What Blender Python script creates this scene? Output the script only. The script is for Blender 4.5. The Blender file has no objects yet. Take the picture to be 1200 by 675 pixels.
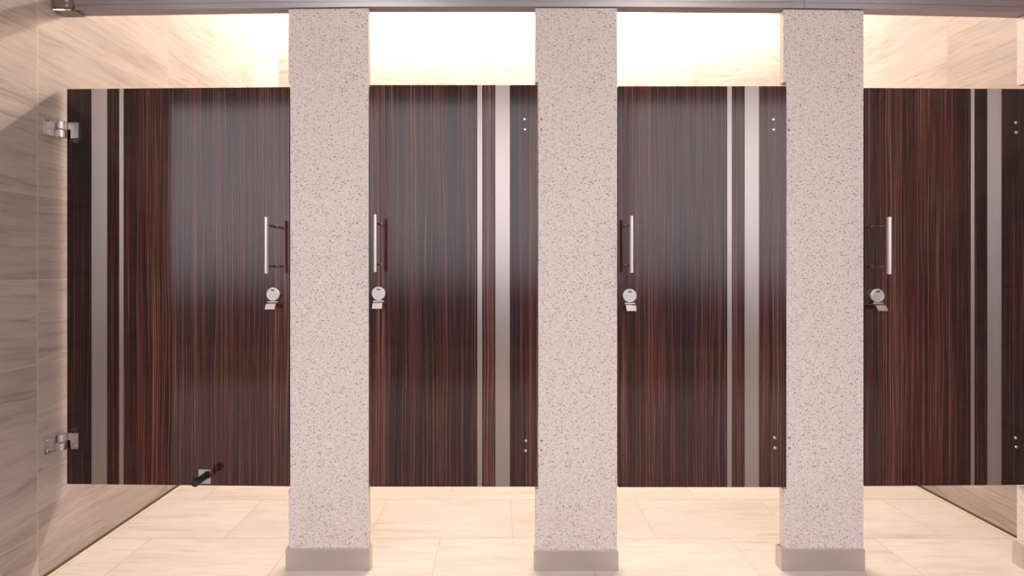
import bpy, bmesh, math
from mathutils import Vector, Matrix

S = 313.0            # photo pixels per metre on the stall front (y = 0)
VX, VY = 588.0, 312.0
CZ, CD = 1.137, 1.6  # camera height and distance from the stall front

def PX(px, k=1.0): return (px - VX) * k / S
def PZ(py, k=1.0): return CZ + (VY - py) * k / S

scene = bpy.context.scene
col = scene.collection
LEFT, RIGHT, BACK = -1.671, 2.150, 1.60
CEIL = 3.2

# ------------------------------------------------------------------ nodes
class NT:
    def __init__(self, name):
        self.m = bpy.data.materials.new(name); self.m.use_nodes = True
        self.t = self.m.node_tree; self.n = self.t.nodes
        self.b = self.n['Principled BSDF']
    def new(self, typ, **kw):
        nd = self.n.new(typ)
        for k, v in kw.items(): setattr(nd, k, v)
        return nd
    def set(self, sock, v):
        if isinstance(v, bpy.types.NodeSocket): self.t.links.new(v, sock)
        elif v is not None: sock.default_value = v
    def math(self, op, a, b=None, c=None, clamp=False):
        nd = self.new('ShaderNodeMath', operation=op, use_clamp=clamp)
        self.set(nd.inputs[0], a); self.set(nd.inputs[1], b)
        if c is not None: self.set(nd.inputs[2], c)
        return nd.outputs[0]
    def mix(self, f, a, b):
        nd = self.new('ShaderNodeMix', data_type='RGBA')
        self.set(nd.inputs[0], f); self.set(nd.inputs[6], a); self.set(nd.inputs[7], b)
        return nd.outputs[2]
    def noise(self, vec, scale=5, detail=4, rough=.55, dist=0):
        nd = self.new('ShaderNodeTexNoise')
        self.set(nd.inputs['Vector'], vec); nd.inputs['Scale'].default_value = scale
        nd.inputs['Detail'].default_value = detail; nd.inputs['Roughness'].default_value = rough
        nd.inputs['Distortion'].default_value = dist
        return nd.outputs['Fac']
    def ramp(self, f, stops):
        nd = self.new('ShaderNodeValToRGB'); cr = nd.color_ramp
        while len(cr.elements) < len(stops): cr.elements.new(.5)
        for e, (p, c) in zip(cr.elements, stops):
            e.position = p; e.color = (*c, 1)
        self.set(nd.inputs[0], f); return nd.outputs[0]
    def comb(self, x, y, z):
        nd = self.new('ShaderNodeCombineXYZ')
        for i, v in enumerate((x, y, z)): self.set(nd.inputs[i], v)
        return nd.outputs[0]
    def objco(self):
        nd = self.new('ShaderNodeTexCoord'); s = self.new('ShaderNodeSeparateXYZ')
        self.t.links.new(nd.outputs['Object'], s.inputs[0]); return s.outputs
    def bump(self, h, strength, dist=.001):
        nd = self.new('ShaderNodeBump'); nd.inputs['Strength'].default_value = strength
        nd.inputs['Distance'].default_value = dist
        self.set(nd.inputs['Height'], h); self.set(self.b.inputs['Normal'], nd.outputs[0])
    def out(self, color=None, rough=None, metal=None, **kw):
        self.set(self.b.inputs['Base Color'], color)
        self.set(self.b.inputs['Roughness'], rough)
        self.set(self.b.inputs['Metallic'], metal)
        for k, v in kw.items(): self.set(self.b.inputs[k.replace('_', ' ')], v)
        return self.m

def lin(r, g, b):
    f = lambda c: (c/255/12.92) if c/255 <= .04045 else ((c/255+.055)/1.055)**2.4
    return (f(r), f(g), f(b))
def lin4(r, g, b): return (*lin(r, g, b), 1)

def tile_mat(name, u, v, tw, th, u0, v0, stagger, stone, grout, gw, veinamp=1.0, skip=None, rough=.45, streak=1.0, wav=1.0):
    """stone tiles; u runs along the tile, v across the rows"""
    t = NT(name); co = t.objco()
    U, V = co[u], co[v]
    row = t.math('DIVIDE', t.math('SUBTRACT', V, v0), th)
    rid = t.math('FLOOR', row)
    if stagger:
        par = t.math('MULTIPLY', t.math('ABSOLUTE', t.math('MODULO', rid, 2.0)), .5)
    else: par = 0.0
    cu = t.math('ADD', t.math('DIVIDE', t.math('SUBTRACT', U, u0), tw), par)
    cid = t.math('FLOOR', cu)
    dv = t.math('MULTIPLY', t.math('ABSOLUTE', t.math('SUBTRACT', t.math('FRACT', t.math('ADD', row, .5)), .5)), th)
    du = t.math('MULTIPLY', t.math('ABSOLUTE', t.math('SUBTRACT', t.math('FRACT', t.math('ADD', cu, .5)), .5)), tw)
    gv = t.math('LESS_THAN', dv, gw/2)
    if skip is not None:     # one joint row left out where a taller tile sits
        keep = t.math('GREATER_THAN', t.math('ABSOLUTE', t.math('SUBTRACT', V, skip)), .05)
        gv = t.math('MULTIPLY', gv, keep)
    g = t.math('MAXIMUM', gv, t.math('LESS_THAN', du, gw/2))
    wn = t.new('ShaderNodeTexWhiteNoise', noise_dimensions='3D')
    t.set(wn.inputs['Vector'], t.comb(cid, rid, 3.1))
    off = t.math('MULTIPLY', wn.outputs['Value'], 37.0)
    # waviness of the bedding lines
    warp = t.noise(t.comb(t.math('MULTIPLY', U, 2.2), t.math('MULTIPLY', V, 3.0), off), 1.0, 3, .5)
    Vw = t.math('ADD', V, t.math('MULTIPLY', t.math('SUBTRACT', warp, .5), .16*wav))
    vv = t.math('MULTIPLY', Vw, 36.0)
    n1 = t.noise(t.comb(t.math('MULTIPLY', U, 3.4*streak), vv, off), 1.0, 9, .72, .6)
    n2 = t.noise(t.comb(t.math('MULTIPLY', U, 2.6*streak), t.math('MULTIPLY', Vw, 9.0), t.math('ADD', off, 5.0)), 1.0, 4, .5)
    n3 = t.noise(t.comb(t.math('MULTIPLY', U, 6.0*streak), t.math('MULTIPLY', Vw, 110.0), off), 1.0, 3, .6)
    base = t.ramp(n2, [(.3, tuple(c*(1-.20*veinamp) for c in stone)), (.52, stone), (.7, tuple(min(1, c*(1+.10*veinamp)) for c in stone))])
    vein = t.ramp(n1, [(.34, (1, 1, 1)), (.41, (.45, .45, .45)), (.47, (.12, .12, .12)), (.55, (0, 0, 0))])
    dark = tuple(c*f for c, f in zip(stone, (.50, .45, .43)))
    c = t.mix(t.math('MULTIPLY', vein, .75*veinamp), base, (*dark, 1))
    fine = t.math('MULTIPLY', t.math('MULTIPLY', t.math('SUBTRACT', n3, .5, None, True), 4.0, None, True), .42*veinamp)
    c = t.mix(fine, c, (*dark, 1))
    val = t.math('MULTIPLY_ADD', wn.outputs['Value'], .12*veinamp, 1-.06*veinamp)
    hsv = t.new('ShaderNodeHueSaturation'); t.set(hsv.inputs['Value'], val); t.set(hsv.inputs['Color'], c)
    c = t.mix(g, hsv.outputs[0], (*grout, 1))
    t.bump(t.math('MULTIPLY', g, -1.0), .4, .001)
    return t.out(c, t.math('MULTIPLY_ADD', n1, .15, rough-.055))

WALL_STONE = (.46, .388, .352)
M = {}
M['wall_l'] = tile_mat('wall_tile_side', 1, 2, .602, .3045, -.062, 1.088, False, WALL_STONE, (.50, .42, .36), .0045, skip=1.088-.609, veinamp=.9, wav=.65)
M['wall_r'] = tile_mat('wall_tile_side_right', 1, 2, .602, .3045, .46, 1.088, False, WALL_STONE, (.40, .33, .28), .004, skip=1.088-.609, veinamp=.9, wav=.65)
M['wall_b'] = tile_mat('wall_tile_back', 0, 2, .602, .3045, .25, 2.684, False, WALL_STONE, (.33, .26, .2), .004, veinamp=.8)
M['floor'] = tile_mat('floor_tile', 0, 1, .603, .297, .045, .186, True, (.60, .53, .485), (.42, .35, .31), .0035, veinamp=.50, rough=.42, wav=.18, streak=.8)

def plain(name, c, rough=.6, metal=0):
    t = NT(name); co = t.new('ShaderNodeTexCoord').outputs['Object']
    n = t.noise(co, 9, 3)
    a = tuple(x*.96 for x in c)
    return t.out(t.mix(n, (*a, 1), (*c, 1)), rough, metal)
M['paint'] = plain('ceiling_paint', (.78, .76, .73), .8)
M['frame'] = plain('window_frame_paint', (.25, .24, .24), .5)
M['trim'] = plain('dark_wall_joint', (.10, .07, .05), .6)
M['trim_light'] = plain('pale_floor_joint', (.62, .54, .46), .5)
M['rubber'] = plain('black_rubber', (.012, .012, .012), .45)
M['dark'] = plain('dark_opening', (.02, .015, .015), .5)

def metal(name, c, rough, along=2, amp=.06, aniso=0):
    """brushed metal; fine scratches run along the given axis"""
    t = NT(name); co = t.objco()
    sc = [260.0, 260.0, 260.0]; sc[along] = 3.0
    v = t.comb(*[t.math('MULTIPLY', co[i], sc[i]) for i in range(3)])
    n = t.noise(v, 1.0, 3)
    a = tuple(x*(1-amp) for x in c); b = tuple(min(1, x*(1+amp)) for x in c)
    if aniso:
        tg = t.new('ShaderNodeTangent', direction_type='RADIAL', axis='Z')
        t.set(t.b.inputs['Tangent'], tg.outputs[0]); t.b.inputs['Anisotropic'].default_value = aniso
    return t.out(t.mix(n, (*a, 1), (*b, 1)), t.math('MULTIPLY_ADD', n, .12, rough-.06), 1.0)
M['steel'] = metal('brushed_steel_strip', (.50, .445, .415), .38, 2, aniso=.85)
M['shoe'] = metal('brushed_steel_shoe', (.66, .61, .59), .40, 0)
M['rail'] = metal('brushed_aluminium_rail', (.40, .385, .42), .42, 0, .16)
M['chrome'] = metal('satin_chrome', (.62, .58, .57), .33, 2, .03)
M['post'] = metal('darkened_chrome_post', (.30, .27, .26), .30, 1, .03)  # dark reflections on the chrome posts put into the metal colour
M['bolt'] = metal('polished_bolt', (.74, .71, .70), .22, 2, .02)

# speckled solid-surface stone of the pilasters
t = NT('speckled_stone'); co = t.new('ShaderNodeTexCoord').outputs['Object']
def specks(scale, thr, soft, seed):
    mp = t.new('ShaderNodeMapping'); t.t.links.new(co, mp.inputs[0]); mp.inputs['Location'].default_value = (seed, seed*2, seed*.7)
    # keep one voronoi slice so that the marks read the same on the faces
    vo = t.new('ShaderNodeTexVoronoi'); vo.inputs['Scale'].default_value = scale
    t.t.links.new(mp.outputs[0], vo.inputs['Vector'])
    d = t.math('LESS_THAN', vo.outputs['Distance'], soft)
    s = t.new('ShaderNodeSeparateColor'); t.t.links.new(vo.outputs['Color'], s.inputs[0])
    return t.math('MULTIPLY', d, t.math('GREATER_THAN', s.outputs[0], thr))
base = t.mix(t.noise(co, 60, 3), (.68, .60, .565, 1), (.74, .665, .63, 1))
c = t.mix(t.math('MULTIPLY', specks(260, .55, .45, 1.3), .7), base, (.84, .80, .78, 1))
c = t.mix(t.math('MULTIPLY', specks(250, .45, .46, 4.1), .45), c, (.46, .37, .34, 1))
c = t.mix(t.math('MULTIPLY', specks(330, .55, .45, 8.8), .42), c, (.36, .28, .26, 1))
c = t.mix(t.math('MULTIPLY', specks(170, .78, .38, 7.7), .75), c, (.30, .22, .19, 1))
c = t.mix(t.math('MULTIPLY', specks(150, .90, .34, 2.9), .9), c, (.10, .07, .06, 1))
M['stone'] = t.out(c, .42)

# macassar ebony laminate: long vertical figure, lacquered
t = NT('ebony_laminate'); co = t.objco()
oi = t.new('ShaderNodeObjectInfo'); off = t.math('MULTIPLY', oi.outputs['Random'], 60.0)
X = co[0]; Z = co[2]
wob = t.noise(t.comb(t.math('MULTIPLY', X, 9.0), off, t.math('MULTIPLY', Z, 1.6)), 1.0, 3)
Xw = t.math('ADD', X, t.math('MULTIPLY', t.math('SUBTRACT', wob, .5), .022))
def streak(fx, fz, seed, detail=3, rough=.6):
    return t.noise(t.comb(t.math('MULTIPLY', Xw, fx), t.math('ADD', off, seed), t.math('MULTIPLY', Z, fz)), 1.0, detail, rough)
sA = streak(175, .9, 0, 4, .65)     # main figure
sB = streak(400, 1.8, 9, 3, .6)    # fine lines
sC = streak(14, .15, 17, 2, .5)     # broad dark bands
sD = streak(420, 14, 31, 2, .5)    # pores
f = t.math('ADD', t.math('MULTIPLY', sA, .62), t.math('MULTIPLY', sB, .38))
f = t.math('ADD', f, t.math('MULTIPLY', t.math('SUBTRACT', sC, .5), .20))
# dark veneer band at the hinge side, with dim reflection painted into its colour
at = t.new('ShaderNodeAttribute', attribute_type='OBJECT', attribute_name='hinge_band_shade')
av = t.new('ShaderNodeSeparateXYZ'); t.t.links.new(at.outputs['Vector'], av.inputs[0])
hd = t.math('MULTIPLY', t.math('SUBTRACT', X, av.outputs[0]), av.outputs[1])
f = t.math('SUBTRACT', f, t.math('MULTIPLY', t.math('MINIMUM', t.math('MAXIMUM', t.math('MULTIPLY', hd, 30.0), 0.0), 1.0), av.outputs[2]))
c = t.ramp(f, [(.38, (.002, .0006, .0007)), (.45, (.011, .0014, .0016)), (.50, (.048, .0068, .0052)),
               (.56, (.095, .026, .019)), (.68, (.21, .112, .088))])
c = t.mix(t.math('MULTIPLY', t.math('GREATER_THAN', sD, .60), .35), c, (.012, .004, .004, 1))
M['wood'] = t.out(c, .30, 0.0, Coat_Weight=1.0, Coat_Roughness=.11, Coat_IOR=1.60, Specular_IOR_Level=0.0)
M['wood_edge'] = plain('dark_laminate_edge', (.012, .006, .006), .4)

# ------------------------------------------------------------------ mesh helpers
def link(name, bm, mat, parent=None, smooth=False, bevel=0.0, loc=None, segs=2):
    bmesh.ops.recalc_face_normals(bm, faces=bm.faces)
    me = bpy.data.meshes.new(name); bm.to_mesh(me); bm.free()
    for m in (mat if isinstance(mat, (list, tuple)) else [mat]): me.materials.append(m)
    o = bpy.data.objects.new(name, me); col.objects.link(o)
    if parent: o.parent = parent
    if loc: o.location = loc
    if smooth:
        for p in me.polygons: p.use_smooth = True
        me.set_sharp_from_angle(angle=math.radians(35))
    if bevel:
        md = o.modifiers.new('Bevel', 'BEVEL'); md.width = bevel; md.segments = segs; md.limit_method = 'ANGLE'
    return o
def box(bm, x0, x1, y0, y1, z0, z1):
    vs = [bm.verts.new((x, y, z)) for x in (x0, x1) for y in (y0, y1) for z in (z0, z1)]
    for f in ((0,1,3,2), (4,6,7,5), (0,4,5,1), (2,3,7,6), (0,2,6,4), (1,5,7,3)):
        bm.faces.new([vs[i] for i in f])
def boxm(*a):
    bm = bmesh.new(); box(bm, *a); return bm
def prism_xz(bm, pts, y0, y1):
    a = [bm.verts.new((x, y0, z)) for x, z in pts]; b = [bm.verts.new((x, y1, z)) for x, z in pts]
    bm.faces.new(a); bm.faces.new(b[::-1]); n = len(pts)
    for i in range(n): bm.faces.new((a[i], b[i], b[(i+1) % n], a[(i+1) % n]))
def lathe(bm, prof, axis='y', n=32, c=(0, 0, 0)):
    """prof: (radius, distance along axis)"""
    rings = []
    for r, d in prof:
        ring = []
        if r < 1e-6: ring = None; p = [d]
        pts = []
        for i in range(n if r >= 1e-6 else 1):
            a = 2*math.pi*i/n; u, w = r*math.cos(a), r*math.sin(a)
            q = {'y': (u, d, w), 'z': (u, w, d), 'x': (d, u, w)}[axis]
            pts.append(bm.verts.new((q[0]+c[0], q[1]+c[1], q[2]+c[2])))
        rings.append(pts)
    for a, b in zip(rings, rings[1:]):
        for i in range(n):
            j = (i+1) % n
            if len(a) == 1 and len(b) == 1: continue
            if len(a) == 1: bm.faces.new((a[0], b[i], b[j]))
            elif len(b) == 1: bm.faces.new((a[i], b[0], a[j]))
            else: bm.faces.new((a[i], b[i], b[j], a[j]))
def empty(name, loc, label, cat, group=None, rz=0):
    o = bpy.data.objects.new(name, None); col.objects.link(o)
    o.location = loc; o.rotation_euler = (0, 0, rz); o.empty_display_size = .1
    o['label'] = label; o['category'] = cat
    if group: o['group'] = group
    return o
def struct(name, bm, mat, **kw):
    o = link(name, bm, mat, **kw); o['kind'] = 'structure'; return o

# ------------------------------------------------------------------ setting
FY = -2.9                      # far wall of the wash room behind the camera
XL, XR = -4.6, 4.6
struct('floor', boxm(XL, XR, FY, BACK+.1, -.1, 0), M['floor'])
struct('wall_left', boxm(LEFT-.12, LEFT, -.50, BACK+.1, 0, 3.5), M['wall_l'])
struct('wall_right', boxm(RIGHT, RIGHT+.12, -.75, BACK+.1, 0, 3.5), M['wall_r'])
struct('wall_back', boxm(LEFT-.12, RIGHT+.12, BACK, BACK+.12, 0, 3.5), M['wall_b'])
# ceiling with the light cove along the back wall
bm = bmesh.new(); box(bm, XL, XR, FY, 1.15, CEIL, CEIL+.1); box(bm, XL, XR, 1.05, BACK+.1, 3.45, 3.5); box(bm, LEFT, RIGHT, 1.10, 1.15, CEIL+.1, 3.45)
struct('ceiling', bm, M['paint'])
# wash room beyond the frame
struct('wall_front_left', boxm(XL, LEFT-.12, -.50, -.38, 0, CEIL), M['paint'])
struct('wall_front_right', boxm(RIGHT+.12, XR, -.75, -.63, 0, CEIL), M['paint'])
struct('wall_far_left', boxm(XL-.1, XL, FY, -.38, 0, CEIL), M['paint'])
struct('wall_far_right', boxm(XR, XR+.1, FY, -.63, 0, CEIL), M['paint'])
WX0, WX1, WZ0, WZ1 = -3.9, 3.9, .30, 2.95
bm = bmesh.new()
box(bm, XL, WX0, FY-.15, FY, 0, CEIL); box(bm, WX1, XR, FY-.15, FY, 0, CEIL)
box(bm, WX0, WX1, FY-.15, FY, 0, WZ0); box(bm, WX0, WX1, FY-.15, FY, WZ1, CEIL)
struct('wall_behind', bm, M['paint'])
bm = bmesh.new()
for x in (WX0, -1.3, 1.3, WX1-.05): box(bm, x, x+.05, FY-.1, FY-.04, WZ0, WZ1)
for z in (WZ0, WZ1-.05): box(bm, WX0, WX1, FY-.1, FY-.04, z, z+.05)
struct('window_1', bm, M['frame'])

# joints where the side walls meet the floor
def joint(name, x, sgn):
    y0 = -.50 if sgn > 0 else -.75
    bm = bmesh.new(); prism_xy = None
    a, b = sorted((x, x + sgn*.006)); box(bm, a, b, y0, BACK, 0, .012)
    struct(name, bm, M['trim'])
joint('baseboard_left', LEFT, 1); joint('baseboard_right', RIGHT, -1)
struct('trim_1', boxm(LEFT+.006, LEFT+.022, -.50, BACK, 0, .003), M['trim_light'])
struct('trim_2', boxm(RIGHT-.022, RIGHT-.006, -.75, BACK, 0, .003), M['trim_light'])

# ------------------------------------------------------------------ pilasters
TH = .025
def pilaster(xl, xr, notch, ztop, label, base_l, base_r, base_top, y0=0.0, notch_y=(96.5, 573.5), bolts=(), door_ref=None):
    """xl, xr, notch: photo columns of the face; notch: left edge beside the door"""
    cx = PX((xl+xr)/2)
    r = empty('stall_pilaster', (cx, y0, 0), label, 'pilaster', 'speckled stone pilasters between the stall doors')
    X = lambda p: PX(p) - cx
    zt = PZ(notch_y[0]); zb = PZ(notch_y[1])
    pts = [(X(xl), 0.004), (X(xr), 0.004), (X(xr), zrail(xr)-.0012), (X(xl), zrail(xl)-.0012)]
    if notch:
        pts = [(X(xl), .004), (X(xr), .004), (X(xr), zrail(xr)-.0012), (X(xl), zrail(xl)-.0012), (X(xl), zt), (X(notch), zt), (X(notch), zb), (X(xl), zb)]
    bm = bmesh.new(); prism_xz(bm, pts, 0, TH)
    link('slab', bm, M['stone'], r, bevel=.0012)
    # wrapped metal shoe: front, back and side plates in one folded channel
    bl, br, bt = X(base_l), X(base_r), PZ(base_top)
    bm = bmesh.new()
    box(bm, bl, br, -.0055, -.0005, 0, bt); box(bm, bl, br, TH+.0005, TH+.0055, 0, bt)
    box(bm, bl, min(X(xl)-.0004, bl+.004), -.0005, TH+.0005, 0, bt); box(bm, max(X(xr)+.0004, br-.004), br, -.0005, TH+.0005, 0, bt)
    link('shoe', bm, M['shoe'], r, bevel=.0006)
    for bx, by in bolts:
        bm = bmesh.new(); lathe(bm, [(.0046, .0005), (.0046, -.0006), (.0030, -.0012), (.0018, -.0006), (0, -.0006)], 'y', 20)
        link('bolt', bm, M['post'], r, smooth=True, loc=(X(bx), 0, PZ(by)))['label'] = 'small dark bolt head'
    return r

def zrail(px):   # underside height of the head rail, slightly hung at both ends
    pts = [(75, 13.6), (337, 10), (433, 8.8), (725, 8.8), (914, 10.2), (1012, 11.4), (1192, 15.2), (1262, 17)]
    for (a, ya), (b, yb) in zip(pts, pts[1:]):
        if px <= b: return PZ(ya + (yb-ya)*(px-a)/(b-a))
    return PZ(17)
pilaster(338, 432, 340, zrail(385), 'leftmost grey speckled stone pilaster, right of the wide stall door', 335.2, 433.8, 642)
pilaster(627.3, 723.3, 630.8, zrail(675), 'grey speckled stone pilaster, second from left, between the two middle doors', 625.8, 724.4, 644.5,
         bolts=[(634.5, 140), (634.5, 152), (634.5, 516.5), (634.5, 527.5)])
pilaster(918.3, 1012, 921.8, zrail(965), 'grey speckled stone pilaster, third from left, with its left side showing', 914.6, 1012.6, 642.5,
         bolts=[(924.8, 141), (924.8, 152.5), (925.3, 513), (925.3, 525.2)])
pilaster(1204, 1261, 1212.5, zrail(1200)-.0, 'narrow speckled stone pilaster cut off by the right edge, beside the right wall', 1200.5, 1260.6, 641, y0=.008)

# ------------------------------------------------------------------ head rail
hr = empty('head_rail', (PX(640), 0, PZ(9)), 'long brushed aluminium head rail across the tops of all the pilasters', 'rail')
ox, oz = hr.location.x, hr.location.z
def rail_piece(p0, p1, name):
    bm = bmesh.new(); n = max(2, int((p1-p0)/30)); prev = None
    # section (y, z above the underside): front lip, shallow rib, flat face, sloped top
    sec = [(-.006, 0), (-.006, .007), (-.0045, .0078), (-.0045, .020), (-.006, .021), (-.006, .050), (.010, .062), (.031, .062), (.031, 0)]
    for i in range(n+1):
        p = p0 + (p1-p0)*i/n
        ring = [bm.verts.new((PX(p)-ox, y, zrail(p)+z-oz)) for y, z in sec]
        if prev:
            for a in range(len(sec)):
                b = (a+1) % len(sec); bm.faces.new((prev[a], prev[b], ring[b], ring[a]))
        else: bm.faces.new(ring)
        prev = ring
    bm.faces.new(prev[::-1])
    return link(name, bm, M['rail'], hr)
rail_piece(85, 941.3, 'rail_length'); rail_piece(941.9, 1259, 'rail_length')
# mounting bracket at the left wall
bm = bmesh.new()
z0 = zrail(85) - oz
xw = LEFT - ox
box(bm, xw+.0005, xw+.004, -.016, .030, z0-.002, z0+.050)
box(bm, xw+.004, PX(88)-ox, -.0125, -.0075, z0+.004, z0+.040)
box(bm, xw+.004, PX(92)-ox, -.0125, .028, z0-.006, z0-.003)
br = link('mounting_bracket', bm, M['post'], hr, bevel=.0006)
for dz in (.014, .031):
    bm = bmesh.new(); lathe(bm, [(.0045, 0), (.0045, -.002), (.002, -.0035), (0, -.0035)], 'y', 16)
    link('screw', bm, M['bolt'], br, smooth=True, loc=(PX(82.5)-ox, -.0125, z0+dz))

# ------------------------------------------------------------------ doors
def bar_handle(parent, x, ztop, zbot, zs, off=.070, r=.0072):
    """vertical bar pull: x of the posts, z in the door's own space"""
    bm = bmesh.new()
    lathe(bm, [(0, zbot), (r*.7, zbot), (r, zbot+.0015), (r, ztop-.0015), (r*.7, ztop), (0, ztop)], 'z', 24, (x, -off, 0))
    h = link('handle', bm, M['chrome'], parent, smooth=True)
    for z in zs:
        bm = bmesh.new(); lathe(bm, [(.0052, 0), (.0052, -.003), (.0038, -.0036), (.0038, -off+.004)], 'y', 20, (x, 0, z))
        link('post', bm, M['post'], h, smooth=True)
    return h
def lock(parent, x, z):
    R = .0262
    bm = bmesh.new()
    lathe(bm, [(R*.97, 0), (R, -.001), (R, -.0085), (R*.95, -.0105), (R*.86, -.0112), (R*.83, -.0108), (R*.81, -.0108), (R*.3, -.0108), (0, -.0108)], 'y', 48, (x, 0, z))
    l = link('lock', bm, M['chrome'], parent, smooth=True)
    # curved indicator slot near the top of the disc
    bm = bmesh.new(); n = 8; o = []; i_ = []
    for k in range(n+1):
        a = math.radians(68 + 44*k/n)
        o.append((x+.0175*math.cos(a), z+.0175*math.sin(a))); i_.append((x+.0125*math.cos(a), z+.0125*math.sin(a)))
    prism_xz(bm, o + i_[::-1], -.0120, -.0105)
    link('indicator_slot', bm, M['dark'], l)
    # raised thumb ring in the middle
    bm = bmesh.new(); lathe(bm, [(.0075, -.0106), (.0073, -.0114), (.0060, -.0114), (.0058, -.0111), (.0052, -.0111), (0, -.0111)], 'y', 28, (x, 0, z-.003))
    link('coin_turn', bm, M['chrome'], l, smooth=True)
    # pivot barrel and the lip that is pulled
    bm = bmesh.new(); lathe(bm, [(0, x-.0195), (.0034, x-.0190), (.0034, x+.0190), (0, x+.0195)], 'x', 16, (0, -.0085, z-.0290))
    link('lip_barrel', bm, M['chrome'], l, smooth=True)
    bm = bmesh.new()
    w = .0180
    prof = [(-.0005, -.0335), (-.020, -.0335), (-.0245, -.0350), (-.0330, -.0540), (-.0310, -.0550), (-.0225, -.0375), (-.0190, -.0365), (-.0005, -.0370)]
    a = [bm.verts.new((x-w, y, z+d)) for y, d in prof]; b = [bm.verts.new((x+w, y, z+d)) for y, d in prof]
    bm.faces.new(a[::-1]); bm.faces.new(b); m = len(prof)
    for i in range(m): bm.faces.new((a[i], a[(i+1) % m], b[(i+1) % m], b[i]))
    link('pull_lip', bm, M['chrome'], l, bevel=.0006)
    return l

DT = .022
def door(pl, pr, ytop, ybot, strips, label, hx, hy, lx, ly, bolts=(), hinge='right', kl=1.0, kr=1.0, group=None, band_shade=(0.0, 0.0, 0.0)):
    """photo columns/rows in the plane of the stall front; kl/kr: relative depth of the two edges"""
    x0, x1 = PX(pl, kl), PX(pr, kr)
    y0, y1 = (kl-1)*CD, (kr-1)*CD
    rz = math.atan2(y1-y0, x1-x0); W = math.hypot(x1-x0, y1-y0)
    zb, zt = PZ(ybot), PZ(ytop)
    r = empty('hinged_stall_panel', (x0, y0, zb), label, 'door', group or 'dark wood toilet stall doors', rz)
    H = zt - zb
    # photo column on a plane this far in front of the stall front -> own x
    def lx_(px, off=0.0):
        d = Vector(((px-VX)/(S*CD), 1.0))           # ray direction in plan, camera at (0,-CD)
        c, s = math.cos(rz), math.sin(rz)
        # local = R^-1 (P - origin); local y must be -off
        ox_, oy_ = -x0, -CD - y0
        ly0 = -s*ox_ + c*oy_; ld = -s*d.x + c*d.y
        tt = (-off - ly0)/ld
        return (c*(ox_ + tt*d.x) + s*(oy_ + tt*d.y)), tt/CD
    bm = bmesh.new()
    box(bm, 0, W, 0, DT, 0, H)
    bm.faces.ensure_lookup_table()
    for f in bm.faces:
        f.material_index = 0 if abs(f.calc_center_median().y - DT/2) > DT*.4 else 1
    p = link('panel', bm, [M['wood'], M['wood_edge']], r); p['hinge_band_shade'] = band_shade
    for a, b in strips:
        link('inlay_strip', boxm(lx_(a)[0], lx_(b)[0], -.0008, .004, .0005, H-.0005), M['steel'], r)['label'] = 'brushed steel strip'
    Z = lambda py, k: PZ(py, k) - zb
    off = .070
    hxx, k = lx_(hx, off)
    bar_handle(r, hxx, Z(hy[0], k), Z(hy[1], k), (Z(hy[0]+10, k), Z(hy[1]-9, k)), off)
    xx, k = lx_(lx, .011)
    lock(r, xx, Z(ly, k))
    for bx, by in bolts:
        xx, k = lx_(bx)
        bm = bmesh.new(); lathe(bm, [(.0058, .001), (.0058, -.0015), (.0042, -.0034), (0, -.0042)], 'y', 20)
        link('bolt', bm, M['bolt'], r, smooth=True, loc=(xx, 0, Z(by, k)))
    return r, lx_, Z, W, H

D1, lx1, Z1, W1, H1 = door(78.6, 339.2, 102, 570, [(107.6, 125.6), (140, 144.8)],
    'wide dark wood stall door hinged to the tiled left wall', 312, (254, 321), 319.6, 344.8, kl=1.011, band_shade=(.235, -1.0, .060))
door(433.2, 630, 99.6, 570.4, [(559.5, 565), (580.6, 597.4)],
    'dark wood stall door, first of the narrow ones, between first and second pilasters', 440, (251, 319), 443.5, 344,
    bolts=[(614.6, 139.6), (615.2, 151.6), (616.4, 516.4), (616, 528)])
door(724.4, 921.2, 101, 571, [(852.2, 857.4), (872.6, 889.2)],
    'dark wood stall door between the second and third pilasters', 740.4, (252.6, 320), 738.2, 346.6,
    bolts=[(906, 140), (906.3, 152), (907.6, 513), (908, 524.8)])
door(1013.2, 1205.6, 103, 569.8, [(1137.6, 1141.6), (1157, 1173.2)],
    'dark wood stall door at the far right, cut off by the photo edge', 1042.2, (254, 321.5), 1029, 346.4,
    bolts=[(1190, 143.8), (1190.6, 155.2), (1190, 513), (1190.6, 523.6)], kr=1.006, band_shade=(.33, 1.0, .055))

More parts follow.
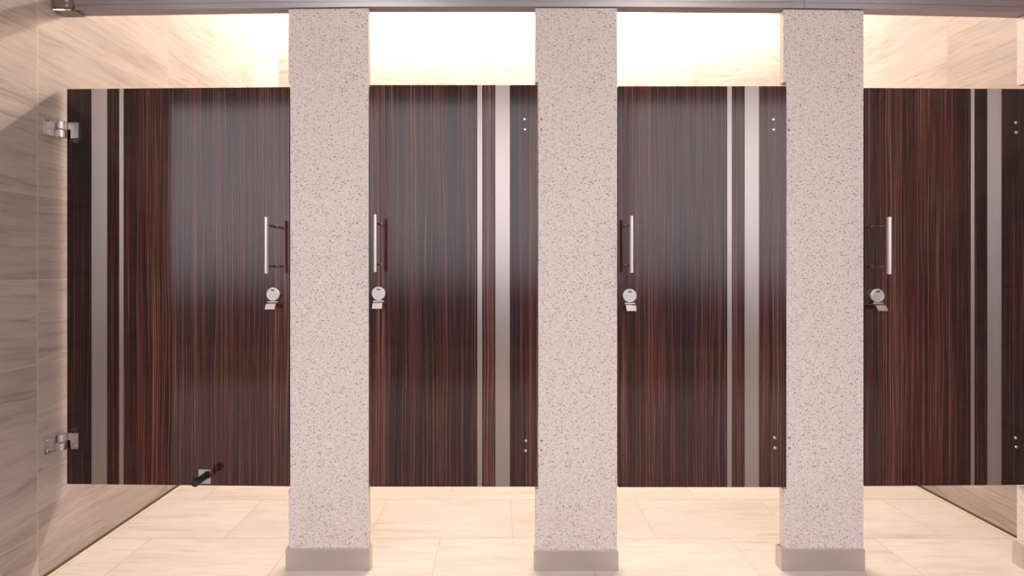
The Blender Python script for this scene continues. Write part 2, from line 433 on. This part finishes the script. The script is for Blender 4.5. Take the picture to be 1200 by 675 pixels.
# hinges of the wide door, on the tiled wall
def hinge(zc):
    """in the door's own space: wall leaf, barrel in two knuckles, door leaf, screws"""
    xw = D1.matrix_basis.inverted() @ Vector((LEFT, 0, 0))
    xw = xw.x
    hz = .030
    bx, by = -.006, -.012
    bm = bmesh.new()
    def leafplate(pts, y0, y1): prism_xz(bm, pts, y0, y1)
    # door leaf, its upper half reaches the upper knuckle
    prism_xz(bm, [(bx, zc+.003), (.018, zc+.003), (.018, zc-hz), (.047, zc-hz), (.047, zc+hz), (bx, zc+hz)], -.0045, -.0010)
    h = link('hinge', bm, M['chrome'], D1, bevel=.0005)
    # wall leaf
    bm = bmesh.new(); box(bm, xw+.0008, xw+.0040, -.062, -.0135, zc-hz, zc+hz)
    box(bm, xw+.0040, bx, -.0165, -.0135, zc-hz, zc-.003)
    link('wall_leaf', bm, M['shoe'], h, bevel=.0005)
    for a, b in ((zc+.0015, zc+hz), (zc-hz, zc-.0015)):
        bm = bmesh.new(); lathe(bm, [(0, a), (.0112, a), (.0120, a+.0008), (.0120, b-.0008), (.0112, b), (0, b)], 'z', 28, (bx, by, 0))
        link('knuckle', bm, M['chrome'], h, smooth=True)
    for dz in (-.018, .018):
        bm = bmesh.new(); lathe(bm, [(.0048, 0), (.0044, -.0018), (.0025, -.0012), (0, -.0012)], 'y', 18)
        link('screw', bm, M['bolt'], h, smooth=True, loc=(.036, -.0045, zc+dz))
        bm = bmesh.new(); lathe(bm, [(.0048, 0), (.0040, .0018), (0, .0024)], 'x', 18)
        link('screw', bm, M['bolt'], h, smooth=True, loc=(xw+.0040, -.047, zc+dz))
hinge(Z1(151.5, 1.0)); hinge(Z1(518.5, 1.0))

# door stop low on the wide door: square plate with a long black rubber bumper
sx, k = lx1(240.5); sz = Z1(558.2, k)
bm = boxm(sx-.0235, sx+.0235, -.004, 0, sz-.0260, sz+.0260)
st = link('door_stop', bm, M['chrome'], D1, bevel=.001)
bm = bmesh.new(); lathe(bm, [(.0125, -.003), (.0145, -.006), (.0125, -.012), (.0125, -.052), (.0145, -.054), (.0145, -.066), (.012, -.070), (0, -.070)], 'y', 24, (sx+.011, 0, sz+.008))
link('rubber_bumper', bm, M['rubber'], st, smooth=True)['label'] = 'black rubber bumper'

# ------------------------------------------------------------------ lights
def area(name, loc, rot, sx, sy, power, color):
    l = bpy.data.lights.new(name, 'AREA'); l.shape = 'RECTANGLE'; l.size = sx; l.size_y = sy
    l.energy = power; l.color = color
    o = bpy.data.objects.new(name, l); col.objects.link(o); o.location = loc; o.rotation_euler = rot
    return o
area('cove_lamp', ((LEFT+RIGHT)/2, 1.38, 3.40), (math.radians(32), 0, 0), RIGHT-LEFT-.1, .12, 215, (1.0, .88, .74))
for x in (-2.9, -.9, 1.1, 3.1):
    area('added_fill_lamp', (x, -1.5, CEIL-.01), (0, 0, 0), .6, .6, 11, (1.0, .90, .80))  # unseen lamps, added to fill and warm the stall front
# daylight through the glazing behind the camera
w = bpy.data.worlds.new('World'); scene.world = w; w.use_nodes = True
nt = w.node_tree; bg = nt.nodes['Background']
tc = nt.nodes.new('ShaderNodeTexCoord'); sp = nt.nodes.new('ShaderNodeSeparateXYZ'); cr = nt.nodes.new('ShaderNodeValToRGB')
mp = nt.nodes.new('ShaderNodeMapRange'); mp.inputs[1].default_value = -.35; mp.inputs[2].default_value = .45
nt.links.new(tc.outputs['Generated'], sp.inputs[0]); nt.links.new(sp.outputs[2], mp.inputs[0]); nt.links.new(mp.outputs[0], cr.inputs[0])
els = [(.0, (.14, .13, .13)), (.34, (.16, .15, .16)), (.44, (.74, .70, .76)), (.56, (1, .93, .985)), (1, (1, .94, .985))]
while len(cr.color_ramp.elements) < len(els): cr.color_ramp.elements.new(.5)
for e, (p, c) in zip(cr.color_ramp.elements, els): e.position = p; e.color = (*c, 1)
nt.links.new(cr.outputs[0], bg.inputs[0]); bg.inputs[1].default_value = 2.25
po = area('window_portal', ((WX0+WX1)/2, FY-.05, (WZ0+WZ1)/2), (math.radians(90), 0, 0), WX1-WX0, WZ1-WZ0, 1, (1, 1, 1))
po.data.cycles.is_portal = True

# ------------------------------------------------------------------ camera
cd = bpy.data.cameras.new('Camera'); cam = bpy.data.objects.new('Camera', cd); col.objects.link(cam)
cam.location = (0, -CD, CZ); cam.rotation_euler = (math.radians(90), 0, 0)
cd.sensor_fit = 'HORIZONTAL'; cd.sensor_width = 36; cd.lens = S*CD/1200*36
cd.shift_x = (600-VX)/1200; cd.shift_y = -(337.5-VY)/1200
cd.clip_start = .01
scene.camera = cam
vs = scene.view_settings
vs.view_transform = 'Standard'; vs.look = 'None'; vs.exposure = 0; vs.gamma = 1; vs.use_curve_mapping = False
